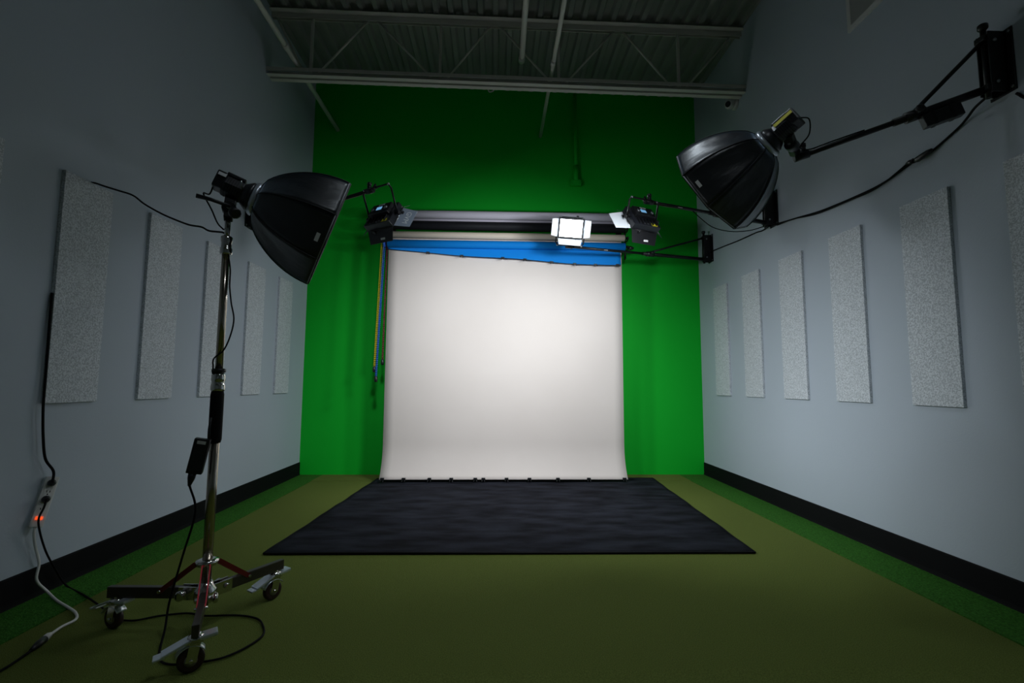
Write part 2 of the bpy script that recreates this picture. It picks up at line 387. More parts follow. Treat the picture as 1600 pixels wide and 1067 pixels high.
part('paper_sheet', MB().grid(blue, 60, 10), 'paper_blue', rbl, solid=0.001)
part('hem_strip', MB().tube([blue(k/60, 1.0)+V((0, -0.002, 0)) for k in range(61)], 0.004, 6), 'black_plastic', rbl)
# spring clips
def clip_mb(c, s=1.0):
    mb = MB(); c = V(c)
    mb.box(c, (0.034*s, 0.022*s, 0.020*s), bev=0.003)
    mb.tube([c+V((-0.010, -0.008, -0.008))*s, c+V((-0.014, -0.03, -0.020))*s], 0.004*s, 6)
    mb.tube([c+V((0.010, -0.008, -0.008))*s, c+V((0.014, -0.03, -0.020))*s], 0.004*s, 6)
    return mb
ordn = ['leftmost', 'second from left', 'third from left', 'fourth from left', 'fifth from left', 'sixth from left', 'seventh from left', 'eighth from left', 'ninth from left', 'tenth from left', 'rightmost']
ub = [0.17, 0.315, 0.49, 0.585, 0.70, 0.80, 0.89, 0.985]
for i, u in enumerate(ub):
    c = blue(u, 1.0)+V((0, -0.004, 0))
    solo('paper_clip', clip_mb(c, 1.15), 'black_plastic', 'small black clip on the slanted blue paper edge, '+(ordn[i] if i < 7 else 'rightmost'), 'clip', c, 'black clips on the blue paper edge')
uw = [0.013, 0.098, 0.20, 0.287, 0.383, 0.415, 0.508, 0.60, 0.715, 0.84, 0.985]
for i, u in enumerate(uw):
    c = white(u, 1.0)+V((0, -0.004, 0.008))
    solo('paper_clip', clip_mb(c, 1.15), 'black_plastic', 'small black clip on the white paper foot by the rug, '+ordn[i], 'clip', c, 'black clips on the white paper foot')
# wall brackets that carry the rolls
for nm, xx in (('left', RX0-0.035), ('right', RX1+0.035)):
    o = thing('roller_bracket', 'black metal hook bracket on the green wall carrying the %s roll ends' % nm, 'bracket', (xx, YB, 2.55))
    part('wall_plate', MB().box((xx, YB-0.006, 2.88), (0.07, 0.012, 0.62), bev=0.002), 'black_metal', o)
    part('upright', MB().box((xx, RY+0.10, 2.86), (0.018, 0.03, 0.56), bev=0.003), 'black_metal', o)
    for zz in (3.03, 2.70): part('arm', MB().bar((xx, YB-0.01, zz), (xx, RY+0.10, zz), 0.016, 0.03), 'black_metal', o)
    for zc in (3.058, 2.925, 2.812, 2.702):
        pts = [(xx, RY+0.10, zc-0.01), (xx, RY+0.03, zc-0.03), (xx, RY, zc-0.026), (xx, RY-0.026, zc-0.008), (xx, RY-0.03, zc+0.012)]
        part('hook', MB().tube(spline(pts, 4), 0.008, 8), 'black_metal', o)
    if nm == 'right':
        part('knob', MB().lathe((xx+0.01, RY-0.01, 2.69), (1, 0, 0), [(0, 0.02), (0.02, 0.028), (0.04, 0.022), (0.06, 0.01)], 12), 'black_plastic', o)
# gear wheels and pull chains on the left end
def chain(label, m, x0, x1, ztop, x2, zbot, zgear, yy):
    o = thing('pull_chain', label, 'chain', (x0, yy, zbot))
    mb = MB(); ps = []
    def strand(xa, za, xb_, zb_, ph):
        n_ = int(abs(za-zb_)/0.021)
        for k in range(n_+1):
            t_ = k/max(1, n_); ps.append((xa+(xb_-xa)*t_, yy, za+(zb_-za)*t_))
    strand(x0, ztop, x2, zbot, 0); strand(x1, ztop, x2+0.010, zbot, 1)
    for p_ in ps: mb.lathe(V(p_)+V((0, 0, -0.0075)), (0, 0, 1), [(0, 0.003), (0.004, 0.0072), (0.011, 0.0072), (0.015, 0.003)], 6)
    part('bead_strand', mb, m, o, kind='stuff')
    part('cord', MB().tube([(x0, yy, ztop), (x2, yy, zbot)], 0.0025, 5).tube([(x1, yy, ztop), (x2+0.010, yy, zbot)], 0.0025, 5), m, o)
    part('weight', MB().lathe((x2+0.005, yy, zbot-0.07), (0, 0, 1), [(0, 0.012), (0.008, 0.019), (0.05, 0.019), (0.065, 0.010), (0.075, 0.006)], 12), 'black_plastic', o)
    part('drive_wheel', MB().lathe(((x0+x1)/2, yy+0.0, zgear), (1, 0, 0), [(-0.012, 0.034), (-0.004, 0.042), (0.004, 0.042), (0.012, 0.034)], 18), m, o)
chain('yellow bead pull chain, outermost of three beside the white paper', 'chain_yellow', -1.332, -1.310, 2.80, -1.378, 1.285, 2.812, RY-0.01)
chain('blue bead pull chain between the yellow and dark red chains', 'chain_blue', -1.306, -1.290, 2.70, -1.352, 1.175, 2.702, RY-0.03)
chain('dark red bead pull chain hanging closest to the white paper', 'chain_red', -1.286, -1.278, 2.91, -1.306, 1.37, 2.925, RY+0.06)

# ------------------------------------------------------------------ wall boom arms
def boom(label, wx, sgn, py, zp, joint, end, group='wall boom arms', stick=True, box=False):
    """wx wall x, sgn direction into the room, py bracket y, pivot height zp, end point of the arm"""
    o = thing('boom_arm', label, 'boom arm', (wx, py, zp-0.03), group)
    end = V(end); zt = zp+0.26; px = wx+sgn*0.085; piv = V((px, py, zp)); top = V((px, py, zt))
    part('wall_plate', MB().box((wx+sgn*0.004, py, (zp+zt)/2), (0.008, 0.125, 0.33), bev=0.002), 'black_metal', o)
    dirn = (end-piv); dirn.z = 0; dirn.normalize(); side = V((-dirn.y, dirn.x, 0))
    ch = MB()
    for s_ in (-1, 1): ch.box((wx+sgn*0.05, py+s_*0.028, (zp+zt)/2), (0.09, 0.006, 0.32), bev=0.002)
    ch.box((wx+sgn*0.012, py, (zp+zt)/2), (0.008, 0.062, 0.32))
    part('bracket_channel', ch, 'black_metal', o)
    sw = MB().tube([(px, py, zp-0.05), (px, py, zt+0.05)], 0.013, 12)
    sw.box((px, py, zp-0.0), (0.055, 0.05, 0.03), bev=0.004).box((px, py, zt), (0.055, 0.05, 0.03), bev=0.004)
    part('swivel_post', sw, 'black_metal', o)
    part('knob', MB().lathe((px, py, zt+0.05), (0, 0, 1), [(0, 0.012), (0.01, 0.022), (0.03, 0.022), (0.034, 0.018)], 10), 'black_plastic', o)
    for yy, zz in ((-0.05, zp-0.015), (0.05, zp-0.015), (-0.05, zt+0.015), (0.05, zt+0.015)):
        part('bolt', MB().lathe((wx+sgn*0.008, py+yy, zz), (sgn, 0, 0), [(0, 0.008), (0.006, 0.008), (0.008, 0.005)], 8), 'grey_metal', o)
    for s_ in (-1, 1):
        for zz in (zp+0.02, zt-0.02):
            part('bolt', MB().lathe((px-sgn*0.02, py+s_*0.031, zz), (0, s_, 0), [(0, 0.009), (0.005, 0.009), (0.008, 0.006)], 8), 'grey_metal', o)
    J = piv + (end-piv)*joint
    part('main_tube', MB().tube([piv, J+(end-piv).normalized()*0.10], 0.020, 14), 'black_metal', o)
    part('extension_tube', MB().tube([J, end], 0.0145, 14), 'black_metal', o)
    part('strut', MB().tube([top, J+V((0, 0, 0.022))], 0.011, 10), 'black_metal', o)
    d = (end-piv).normalized()
    part('clamp_collar', MB().tube([J-d*0.045, J+d*0.045], 0.029, 14), 'black_plastic', o)
    part('knob', MB().lathe(J+side*0.025, side+V((0, 0, 0.2)), [(0, 0.008), (0.02, 0.008), (0.024, 0.02), (0.04, 0.02), (0.044, 0.014)], 10), 'black_plastic', o)
    part('end_clamp', MB().tube([end-d*0.06, end+d*0.015], 0.022, 12).tube([end-d*0.03, end-d*0.03+V((0, 0, 0.045))], 0.016, 10), 'black_plastic', o)
    part('knob', MB().lathe(end-d*0.03+V((0, 0, 0.04)), V((0, 0, 1)), [(0, 0.010), (0.01, 0.018), (0.025, 0.018), (0.03, 0.012)], 10), 'black_plastic', o)
    if stick:
        c = J+(end-J)*0.55; nn = V((-c.x*0.2, -1, -0.35)).normalized()
        part('sticker', MB().bar(c-d*0.022+nn*0.0145, c+d*0.022+nn*0.0145, 0.004, 0.012, nn), 'sticker_white', o)
    return o
END1 = V((1.665, 2.50, 2.355)); ENDC = V((1.235, 3.80, 2.605)); ENDA = V((0.755, 5.00, 2.570)); ENDB = V((-0.985, 3.66, 2.60))
boom('black wall boom arm at the upper right holding the right softbox', XR, -1, 2.205, 2.590, 0.36, END1, stick=False)
boom('black wall boom arm behind the right softbox holding the right panel light', XR, -1, 4.20, 2.585, 0.42, ENDC)
boom('black wall boom arm beside the green wall holding the lit panel light', XR, -1, 5.50, 2.585, 0.42, ENDA)
boom('black wall boom arm on left wall holding the left panel light', XL, 1, 4.42, 2.56, 0.45, ENDB, stick=False)

# ------------------------------------------------------------------ LED panel lights
def led(label, c, aim, m, power, spread, end, rollv=0.0, doors=(50, 50, 50, 50), yoke_up=True, screen=True, txt=True, doortext=None, inner=('door_silver',)*4, outer=('black_plastic',)*4):
    c = V(c); z = (V(aim)-c).normalized(); M = frame(c, z)
    M = M @ Mx.Rotation(rollv, 4, 'Z')
    o = thing('led_panel_light', label, 'panel light', M=M, group='LED panel lights')
    Wd, Hd, T = 0.27, 0.215, 0.05
    part('housing', MB().box((0, 0, -T/2), (Wd, Hd, T), bev=0.006), 'head_plastic', o, local=True)
    fr = MB()
    for sx_ in (-1, 1): fr.box((sx_*(Wd/2-0.008), 0, 0.004), (0.016, Hd, 0.012))
    for sy in (-1, 1): fr.box((0, sy*(Hd/2-0.008), 0.004), (Wd-0.032, 0.016, 0.012))
    part('front_frame', fr, 'black_plastic', o, local=True)
    part('led_face', MB().box((0, 0, 0.0015), (Wd-0.034, Hd-0.034, 0.003)), m, o, local=True)
    lamp(o, Mx.Translation((0, 0, 0.0042)) @ Mx.Rotation(PI, 4, 'X'), power, (Wd-0.036, Hd-0.036), COOL, spread)
    # heat fins, control pod on the back
    pod = part('control_pod', MB().box((0, 0.030, -T-0.016), (0.20, 0.105, 0.034), bev=0.005), 'black_plastic', o, local=True)
    for k in range(6): part('cooling_fin', MB().box((-0.0875+0.035*k, -0.066, -T-0.007), (0.005, 0.06, 0.014)), 'black_metal', o, local=True)
    if screen: part('display', MB().box((0.01, 0.030, -T-0.0335), (0.055, 0.032, 0.002)), 'screen_blue', o, local=True)
    for kx in (-0.07, 0.07): part('dial', MB().lathe((kx, 0.02, -T-0.033), (0, 0, -1), [(0, 0.014), (0.012, 0.013), (0.014, 0.010)], 12), 'grey_metal', o, local=True)
    part('label_sticker', MB().box((-0.075, -0.085, -T-0.001), (0.055, 0.028, 0.002)), 'sticker_yellow', o, local=True)
    part('label_sticker', MB().box((0.0, -0.085, -T-0.001), (0.06, 0.008, 0.002)), 'grey_metal', o, local=True)
    if txt:
        Mt = Mx.Translation((0.0, 0.066, -T-0.0335)) @ Mx.Rotation(PI, 4, 'Y')
        text_part('brand_print', 'GVM', 0.030, Mt, 'print_white', o)
    # barn doors: left, right, bottom, top
    dims = (('x', -1), ('x', 1), ('y', -1), ('y', 1))
    for k, (ax, sg) in enumerate(dims):
        a = math.radians(doors[k])
        if ax == 'x': w0, w1, Ld, base = Hd*0.46, Hd*0.40, 0.125, V((sg*(Wd/2+0.002), 0, 0.008)); e = V((0, 1, 0)); outv = V((sg, 0, 0))
        else: w0, w1, Ld, base = Wd*0.49, Wd*0.44, 0.105, V((0, sg*(Hd/2+0.002), 0.008)); e = V((1, 0, 0)); outv = V((0, sg, 0))
        d = outv*math.sin(a) + V((0, 0, 1))*math.cos(a); nin = (V((0, 0, 1))*math.sin(a) - outv*math.cos(a))
        q = [base-e*w0, base+e*w0, base+e*w1+d*Ld, base-e*w1+d*Ld]
        mb = MB(); th = 0.0015
        mb.add([p_-nin*th for p_ in q]+[p_ for p_ in q], [[3, 2, 1, 0], [4, 5, 6, 7], [0, 1, 5, 4], [1, 2, 6, 5], [2, 3, 7, 6], [3, 0, 4, 7]])
        dr = part('barn_door', mb, outer[k], o, local=True)
        mi = MB(); q2 = [base-e*(w0-0.004)+d*0.003, base+e*(w0-0.004)+d*0.003, base+e*(w1-0.004)+d*(Ld-0.004), base-e*(w1-0.004)+d*(Ld-0.004)]
        mi.add([p_+nin*0.0002 for p_ in q2]+[p_+nin*0.0010 for p_ in q2], [[3, 2, 1, 0], [4, 5, 6, 7], [0, 1, 5, 4], [1, 2, 6, 5], [2, 3, 7, 6], [3, 0, 4, 7]])
        part('reflective_lining', mi, inner[k], dr, local=True)
        part('hinge', MB().tube([base-e*w0*0.8, base+e*w0*0.8], 0.005, 8), 'grey_metal' if ax == 'x' else 'black_metal', dr, local=True)
        part('door_knob', MB().lathe(base+e*w0*0.45+V((0, 0, 0.004)), outv, [(0, 0.005), (0.01, 0.005), (0.012, 0.013), (0.024, 0.013)], 10), 'black_plastic', dr, local=True)
        if k == 2:
            p_ = base+d*Ld*0.72-nin*0.0022
            M3 = Mx((e, d, -nin)).transposed()
            part('sticker', MB().box(p_-e*0.02, (0.045, 0.016, 0.001), M3), 'sticker_white', dr, local=True)
        if doortext == k:
            nn = nin; cc_ = base+d*Ld*0.55+nn*0.0016
            # lettering reads along the door's hinge side
            yv = -d; xv = yv.cross(nn)
            Mt = Mx(((xv.x, yv.x, nn.x, cc_.x), (xv.y, yv.y, nn.y, cc_.y), (xv.z, yv.z, nn.z, cc_.z), (0, 0, 0, 1)))
            text_part('brand_print', 'GVM', 0.060, Mt, 'print_white', dr)
        if doortext == k+10:
            nn = -nin; cc_ = base+d*Ld*0.55+nn*0.0022
            yv = d; xv = yv.cross(nn)
            Mt = Mx(((xv.x, yv.x, nn.x, cc_.x), (xv.y, yv.y, nn.y, cc_.y), (xv.z, yv.z, nn.z, cc_.z), (0, 0, 0, 1)))
            text_part('brand_print', 'GVM', 0.060, Mt, 'print_white', dr)
    # yoke from the two side pivots to the arm end
    Mi = M.inverted(); E = Mi @ V(end)
    hv = V((0, E.y, E.z)); hl = max(0.13, hv.length-0.01); hv.normalize()
    A0, A1 = V((-Wd/2-0.014, 0, -T/2)), V((Wd/2+0.014, 0, -T/2))
    B0, B1 = A0+V((0.02, 0, 0))+hv*hl, A1-V((0.02, 0, 0))+hv*hl
    yk = part('yoke', MB().tube([A0, A0+hv*(hl*0.85), B0, B1, A1+hv*(hl*0.85), A1], 0.0075, 8), 'black_metal', o, local=True)
    for P, sg in ((A0, -1), (A1, 1)):
        part('yoke_knob', MB().lathe(P, (sg, 0, 0), [(-0.014, 0.008), (0.004, 0.008), (0.006, 0.017), (0.022, 0.017), (0.026, 0.012)], 10), 'black_plastic', yk, local=True)
    for P in (B0, B1): part('corner_cap', MB().lathe(P-V((0, 0, 0.009)), (0, 0, 1), [(0, 0.006), (0.005, 0.011), (0.013, 0.011), (0.018, 0.006)], 10), 'grey_metal', yk, local=True)
    part('spigot', MB().tube([(B0+B1)/2-hv*0.012, (B0+B1)/2+hv*0.02, E], 0.009, 8), 'black_metal', yk, local=True)
    return o
led('black LED panel light hanging left of the backdrop rolls, back turned', (-0.885, 3.70, 2.385), (0.25, 5.5, 1.15), 'led_b', P_PANEL_B, 130, ENDB, rollv=0.0, doors=(66, 66, 50, 58), doortext=10, outer=('door_lit_grey',)+('black_plastic',)*3)
led('black LED panel light hanging right of the backdrop rolls, back turned', (1.185, 3.82, 2.440), (0.45, 5.5, 1.30), 'led_c', P_PANEL_C, 130, ENDC, rollv=0.0, doors=(62, 76, 50, 58), doortext=10, outer=('black_plastic', 'door_lit_bright', 'black_plastic', 'black_plastic'))
led('glowing white LED panel light facing the room before the backdrop rolls', (0.785, 4.93, 2.745), (0.25, 1.0, 1.55), 'led_a', P_PANEL_A, 130, ENDA, rollv=-0.10, doors=(32, 32, 40, 172), screen=False, txt=False)

# ------------------------------------------------------------------ softboxes and their light heads
def softbox(label, C, th, ph, rl, m, power, spread, sticker_k):
    ax = V((math.sin(th)*math.cos(ph), math.cos(th)*math.cos(ph), math.sin(ph)))
    rtv = ax.cross(V((0, 0, 1))).normalized(); upv = rtv.cross(ax)
    L, R, r0 = 0.36, 0.30, 0.078
    o0 = V(C)-ax*L
    # local frame: z = axis, x = rtv, y = upv  (x cross y = z must hold, so mirror x)
    M = Mx(((rtv.x, upv.x, -ax.x, o0.x), (rtv.y, upv.y, -ax.y, o0.y), (rtv.z, upv.z, -ax.z, o0.z), (0, 0, 0, 1)))
    o = thing('softbox', label, 'softbox', M=M, group='octagonal softboxes')
    def rad(s_): return r0 + (R-r0)*math.sin(PI/2*min(1, s_))**0.62 if s_ > 0 else r0
    def P(ang, s_): r_ = rad(s_); return V((r_*math.cos(ang), r_*math.sin(ang), -L*s_))
    NS = 14
    for k in range(8):
        a0, a1 = rl+k*PI/4, rl+(k+1)*PI/4
        def fn(u, v):
            p_ = P(a0, v)*(1-u) + P(a1, v)*u
            mid = 4*u*(1-u); nrm_ = V((math.cos((a0+a1)/2), math.sin((a0+a1)/2), 0))
            wr = 0.004*math.sin(9*v+5*u+k*2.1)*math.sin(6*u+k)*mid*math.sin(PI*v)
            return p_ - nrm_*(0.010*mid*math.sin(PI*v)) + nrm_*wr
        pn = part('fabric_panel', MB().grid(fn, 8, 20), 'nylon', o, local=True, solid=0.0012)
        part('seam_rib', MB().tube([P(a0, j/20)*1.003 for j in range(21)], 0.0035, 6), 'nylon_edge', pn, local=True)
        if k == sticker_k:
            c0 = fn(0.42, 0.90); du = (fn(0.55, 0.90)-fn(0.3, 0.90)).normalized(); dv = (fn(0.42, 0.95)-fn(0.42, 0.8)).normalized(); nn = du.cross(dv).normalized()
            if nn.dot(V((c0.x, c0.y, 0))) < 0: nn = -nn
            dv = nn.cross(du)
            part('maker_tag', MB().box(c0+nn*0.004, (0.042, 0.018, 0.002), Mx((du, dv, nn)).transposed()), 'sticker_white', pn, local=True)
    corners = [P(rl+k*PI/4, 1.0) for k in range(8)]
    rim = MB()
    for k in range(8): rim.tube([corners[k], corners[(k+1) % 8]], 0.0032, 6)
    part('rim_piping', rim, 'piping_grey', o, local=True)
    lip = MB()
    for k in range(8):
        a, b = corners[k], corners[(k+1) % 8]
        lip.add([a, b, b+V((0, 0, -0.008)), a+V((0, 0, -0.008))], [[0, 1, 2, 3]])
    part('front_lip', lip, 'nylon_edge', o, local=True, solid=0.002)
    part('diffuser', MB().add([c*0.985+V((0, 0, 0.004)) for c in corners]+[c*0.985+V((0, 0, 0.006)) for c in corners], [list(range(8))[::-1], list(range(8, 16))]+[[k, (k+1) % 8, 8+(k+1) % 8, 8+k] for k in range(8)]), m, o, local=True)
    lamp(o, Mx.Translation((0, 0, -L+0.0015)), power, (0.53, 0.53), (0.90, 0.96, 1.0), spread, 'DISK')
    part('speed_ring', MB().lathe((0, 0, 0.022), (0, 0, -1), [(0, 0.070), (0.0, 0.080), (0.010, 0.086), (0.018, 0.086), (0.030, 0.080)], 28), 'ring_metal', o, local=True)
    return o, M
SBL, ML = softbox('black octagonal softbox on the chrome roller stand at left', (-0.890, 2.498, 1.885), 1.141, -0.324, 0.786, 'soft_l', P_SOFT_L, 62, 6)
SBR, MR = softbox('black octagonal softbox on the wall boom arm at upper right', (1.29, 2.739, 2.25), -0.649, -0.483, -0.852, 'soft_r', P_SOFT_R, 105, 5)

def head(label, M, tape, handle_end):
    """light head in the softbox frame: +z runs backwards from the ring"""
    o = thing('studio_light_head', label, 'light head', M=M @ Mx.Translation((0, 0, 0.024)), group='studio light heads')
    part('mount_collar', MB().lathe((0, 0, 0), (0, 0, 1), [(0, 0.072), (0.012, 0.074), (0.034, 0.058), (0.042, 0.052)], 24), 'head_plastic', o, local=True)
    part('body', MB().lathe((0, 0, 0.040), (0, 0, 1), [(0, 0.050), (0.008, 0.053), (0.082, 0.053), (0.09, 0.049)], 8, False), 'head_plastic', o, local=True)
    fins = MB()
    for k in range(6): fins.lathe((0, 0, 0.056+0.011*k), (0, 0, 1), [(0, 0.0545), (0.004, 0.0545)], 8, False)
    part('cooling_fins', fins, 'black_metal', o, local=True)
    part('rear_cap', MB().box((0, 0.008, 0.148), (0.090, 0.086, 0.045), bev=0.008), 'black_plastic', o, local=True)
    part('top_grip', MB().box((0, 0.058, 0.092), (0.045, 0.018, 0.085), bev=0.006), 'head_plastic', o, local=True)
    part('tape_label', MB().box((tape[1]*tape[4], tape[5], tape[2]), (0.003, 0.020, tape[3]), Mx.Rotation(tape[1]*tape[6], 3, 'Z')), tape[0], o, local=True)
    part('lever', MB().tube([(0.05, 0.0, 0.04), (0.068, 0.01, 0.05), (0.078, 0.03, 0.06)], 0.005, 8), 'grey_metal', o, local=True)
    # mounting bracket below
    Mi = o.matrix_world.inverted(); E = Mi @ V(handle_end)
    B = V((0, -0.052, 0.080))
    br = part('tilt_bracket', MB().bar(B+V((0, 0.01, 0)), B+(E-B)*0.55, 0.05, 0.035, (1, 0, 0), 0.005).bar(B+(E-B)*0.5, E, 0.038, 0.04, (1, 0, 0), 0.005), 'black_metal', o, local=True)
    mid = B+(E-B)*0.5
    part('pivot_disc', MB().lathe(mid-V((0.034, 0, 0)), (1, 0, 0), [(0, 0.028), (0.012, 0.032), (0.056, 0.032), (0.068, 0.028)], 16), 'black_plastic', br, local=True)
    for sg in (-1, 1): part('bolt', MB().lathe(mid+V((sg*0.034, 0, 0)), (sg, 0, 0), [(0, 0.01), (0.006, 0.01), (0.008, 0.006)], 8), 'grey_metal', br, local=True)
    return o, br
STX, STY = -1.288, 2.267
HL, BRL = head('black studio light head behind the left softbox with white tape strip', ML, ('sticker_white', 1, 0.145, 0.035, 0.0455, 0.034, 0.3), (STX, STY, 1.868))
HR, BRR = head('black studio light head behind the right softbox with yellow tape strip', MR, ('sticker_yellow', -1, 0.112, 0.100, 0.0540, 0.022, 0.2), END1+V((-0.01, 0, 0.02)))
# tilt handle of the left head, in the head's frame
Mi = HL.matrix_world.inverted()
part('tilt_handle', MB().tube([Mi @ V((-1.27, 2.25, 1.925)), Mi @ V((-1.345, 2.215, 1.945)), Mi @ V((-1.395, 2.19, 1.952))], [0.008, 0.009, 0.011], 10), 'black_plastic', HL, local=True)
part('clamp_knob', MB().lathe(Mi @ V((-1.255, 2.235, 1.90)), (Mi.to_3x3() @ V((0.7, -0.5, -0.5))), [(0, 0.012), (0.02, 0.012), (0.024, 0.026), (0.045, 0.026), (0.05, 0.018)], 10), 'black_plastic', HL, local=True)

# ------------------------------------------------------------------ roller stand
o = thing('roller_stand', 'chrome wheeled light stand at left with three casters', 'light stand', (STX, STY, 0))
def pl(a, b, r): return MB().tube([(STX, STY, a), (STX, STY, b)], r, 20)
part('lower_tube', pl(0.13, 1.06, 0.0205), 'steel_tube', o)
part('padded_sleeve', MB().tube([(STX, STY, 0.815), (STX, STY, 0.83), (STX, STY, 1.035), (STX, STY, 1.05)], [0.024, 0.028, 0.028, 0.025], 20), 'rubber_black', o)
part('lock_collar', MB().lathe((STX, STY, 1.05), (0, 0, 1), [(0, 0.027), (0.008, 0.030), (0.03, 0.030), (0.034, 0.026), (0.045, 0.026), (0.05, 0.029), (0.075, 0.029), (0.085, 0.022)], 20), 'chrome', o)
part('upper_tube', pl(1.10, 1.76, 0.0165), 'steel_tube', o)
part('lock_collar', MB().lathe((STX, STY, 1.695), (0, 0, 1), [(0, 0.024), (0.006, 0.027), (0.03, 0.026), (0.034, 0.022), (0.06, 0.022), (0.066, 0.025), (0.085, 0.025), (0.092, 0.016)], 20), 'chrome', o)
part('spigot', pl(1.76, 1.872, 0.0125), 'chrome', o)
part('velcro_tie', MB().lathe((STX, STY, 1.135), (0, 0, 1), [(0, 0.022), (0.004, 0.030), (0.016, 0.030), (0.02, 0.022)], 14), 'black_plastic', o)
part('hub', MB().lathe((STX, STY, 0.115), (0, 0, 1), [(0, 0.030), (0.01, 0.044), (0.06, 0.044), (0.075, 0.030), (0.09, 0.026)], 18), 'chrome', o)
part('brace_collar', MB().lathe((STX, STY, 0.275), (0, 0, 1), [(0, 0.026), (0.004, 0.046), (0.022, 0.046), (0.028, 0.028)], 18), 'chrome', o)
CAST = [V((-1.679, 2.28, 0)), V((-1.116, 2.567, 0)), V((-1.136, 1.954, 0))]
ctr = V((STX, STY, 0))
for k, cp in enumerate(CAST):
    d = (cp-ctr); ln = d.length; d.normalize(); s_ = V((-d.y, d.x, 0)); zl = 0.158
    lg = part('leg', MB().bar(ctr+d*0.07+V((0, 0, zl)), ctr+d*(ln+0.04)+V((0, 0, zl)), 0.026, 0.048, bev=0.003), 'leg_metal', o)
    jb = MB()
    for sg in (-1, 1): jb.bar(ctr+d*0.03+s_*sg*0.017+V((0, 0, zl)), ctr+d*0.11+s_*sg*0.017+V((0, 0, zl)), 0.005, 0.055)
    jb.tube([ctr+d*0.085+s_*0.032+V((0, 0, zl)), ctr+d*0.085-s_*0.032+V((0, 0, zl))], 0.012, 10)
    part('leg_joint', jb, 'chrome', lg)
    part('joint_knob', MB().lathe(ctr+d*0.085+s_*0.03+V((0, 0, zl)), s_, [(0, 0.010), (0.008, 0.022), (0.02, 0.022), (0.024, 0.015)], 12), 'chrome', lg)
    bs = MB()
    for sg in (-1, 1): bs.bar(ctr+d*0.044+s_*sg*0.015+V((0, 0, 0.283)), ctr+d*0.195+s_*sg*0.015+V((0, 0, 0.165)), 0.004, 0.020, (0, 0, 1))
    br = part('brace', bs, 'red_metal' if k < 2 else 'red_metal_lit', o)
    part('pin', MB().tube([ctr+d*0.195+s_*0.024+V((0, 0, 0.165)), ctr+d*0.195-s_*0.024+V((0, 0, 0.165))], 0.006, 8), 'chrome', br)
    # caster
    wd = (V((-0.95, 0.30, 0)).normalized(), V((-0.55, -0.83, 0)).normalized(), V((-0.85, -0.53, 0)).normalized())[k]
    ws = V((-wd.y, wd.x, 0)); wc = V((cp.x, cp.y, 0.046)) + wd*0.012
    cs = part('caster_fork', MB().lathe(cp+V((0, 0, 0.112)), (0, 0, 1), [(0, 0.026), (0.004, 0.030), (0.018, 0.026), (0.022, 0.012)], 16)
              .bar(cp+ws*0.019+V((0, 0, 0.112)), wc+ws*0.019-V((0, 0, 0.005)), 0.004, 0.036, wd).bar(cp-ws*0.019+V((0, 0, 0.112)), wc-ws*0.019-V((0, 0, 0.005)), 0.004, 0.036, wd)
              .box(cp+V((0, 0, 0.110))+wd*0.004, (0.06, 0.042, 0.006), Mx((wd, ws, V((0, 0, 1)))).transposed()), 'chrome', o)
    part('wheel', MB().lathe(wc-ws*0.014, ws, [(0, 0.036), (0.003, 0.044), (0.008, 0.046), (0.020, 0.046), (0.025, 0.044), (0.028, 0.036)], 24), 'wheel_rubber', cs)
    part('wheel_hub', MB().lathe(wc-ws*0.0175, ws, [(0, 0.010), (0.002, 0.022), (0.033, 0.022), (0.035, 0.010)], 16), 'wheel_hub', cs)
    part('axle_bolt', MB().tube([wc-ws*0.028, wc+ws*0.028], 0.006, 8), 'chrome', cs)
    M3 = lambda tilt: Mx((wd*math.cos(tilt)-V((0, 0, 1))*math.sin(tilt), ws, wd*math.sin(tilt)+V((0, 0, 1))*math.cos(tilt))).transposed()
    part('brake_pedal', MB().box(cp+wd*0.062+V((0, 0, 0.104)), (0.095, 0.056, 0.009), M3(0.38), 0.003).box(cp+wd*0.112+V((0, 0, 0.081)), (0.038, 0.048, 0.008), M3(0.15), 0.003).box(cp-wd*0.042+V((0, 0, 0.124)), (0.060, 0.050, 0.014), M3(0.1), 0.004), 'zinc', cs)
    part('wheel_hood', MB().grid(lambda u, v: wc + (wd*math.cos(0.35+2.2*u)+V((0, 0, 1))*math.sin(0.35+2.2*u))*0.054 + ws*(v-0.5)*0.044, 10, 2), 'zinc', cs, solid=0.002)
    part('stem_nut', MB().lathe(cp+V((0, 0, 0.128)), (0, 0, 1), [(0, 0.016), (0.012, 0.016), (0.014, 0.010)], 6, False), 'chrome', cs)

# ------------------------------------------------------------------ power things and cables
def cable(label, pts, r, m, n=8, name='power_cable', cat='cable'):
    ps = spline(pts, n); c0 = ps[0]
    return solo(name, MB().tube(ps, r, 8), m, label, cat, (c0.x, c0.y, 0) if False else c0)
ad = V((STX-0.030, STY-0.062, 0.765))
Ma = Mx.Rotation(0.20, 3, 'Y') @ Mx.Rotation(0.35, 3, 'Z')
o = thing('power_adapter', 'black power adapter brick hanging on the light stand pole', 'adapter', ad-V((0, 0, 0.08)))
part('brick', MB().box(ad, (0.062, 0.036, 0.155), Ma, 0.005), 'black_plastic', o)
part('rating_label', MB().box(ad+Ma @ V((0, -0.0185, -0.012)), (0.044, 0.001, 0.10), Ma), 'head_plastic', o)
part('sticker', MB().box(ad+Ma @ V((0, -0.0185, 0.062)), (0.034, 0.001, 0.014), Ma), 'off_white', o)
part('plug', MB().tube([ad+Ma @ V((-0.006, 0, -0.077)), ad+Ma @ V((-0.006, 0, -0.10)), ad+Ma @ V((-0.006, 0, -0.135))], [0.017, 0.015, 0.006], 10), 'black_plastic', o)
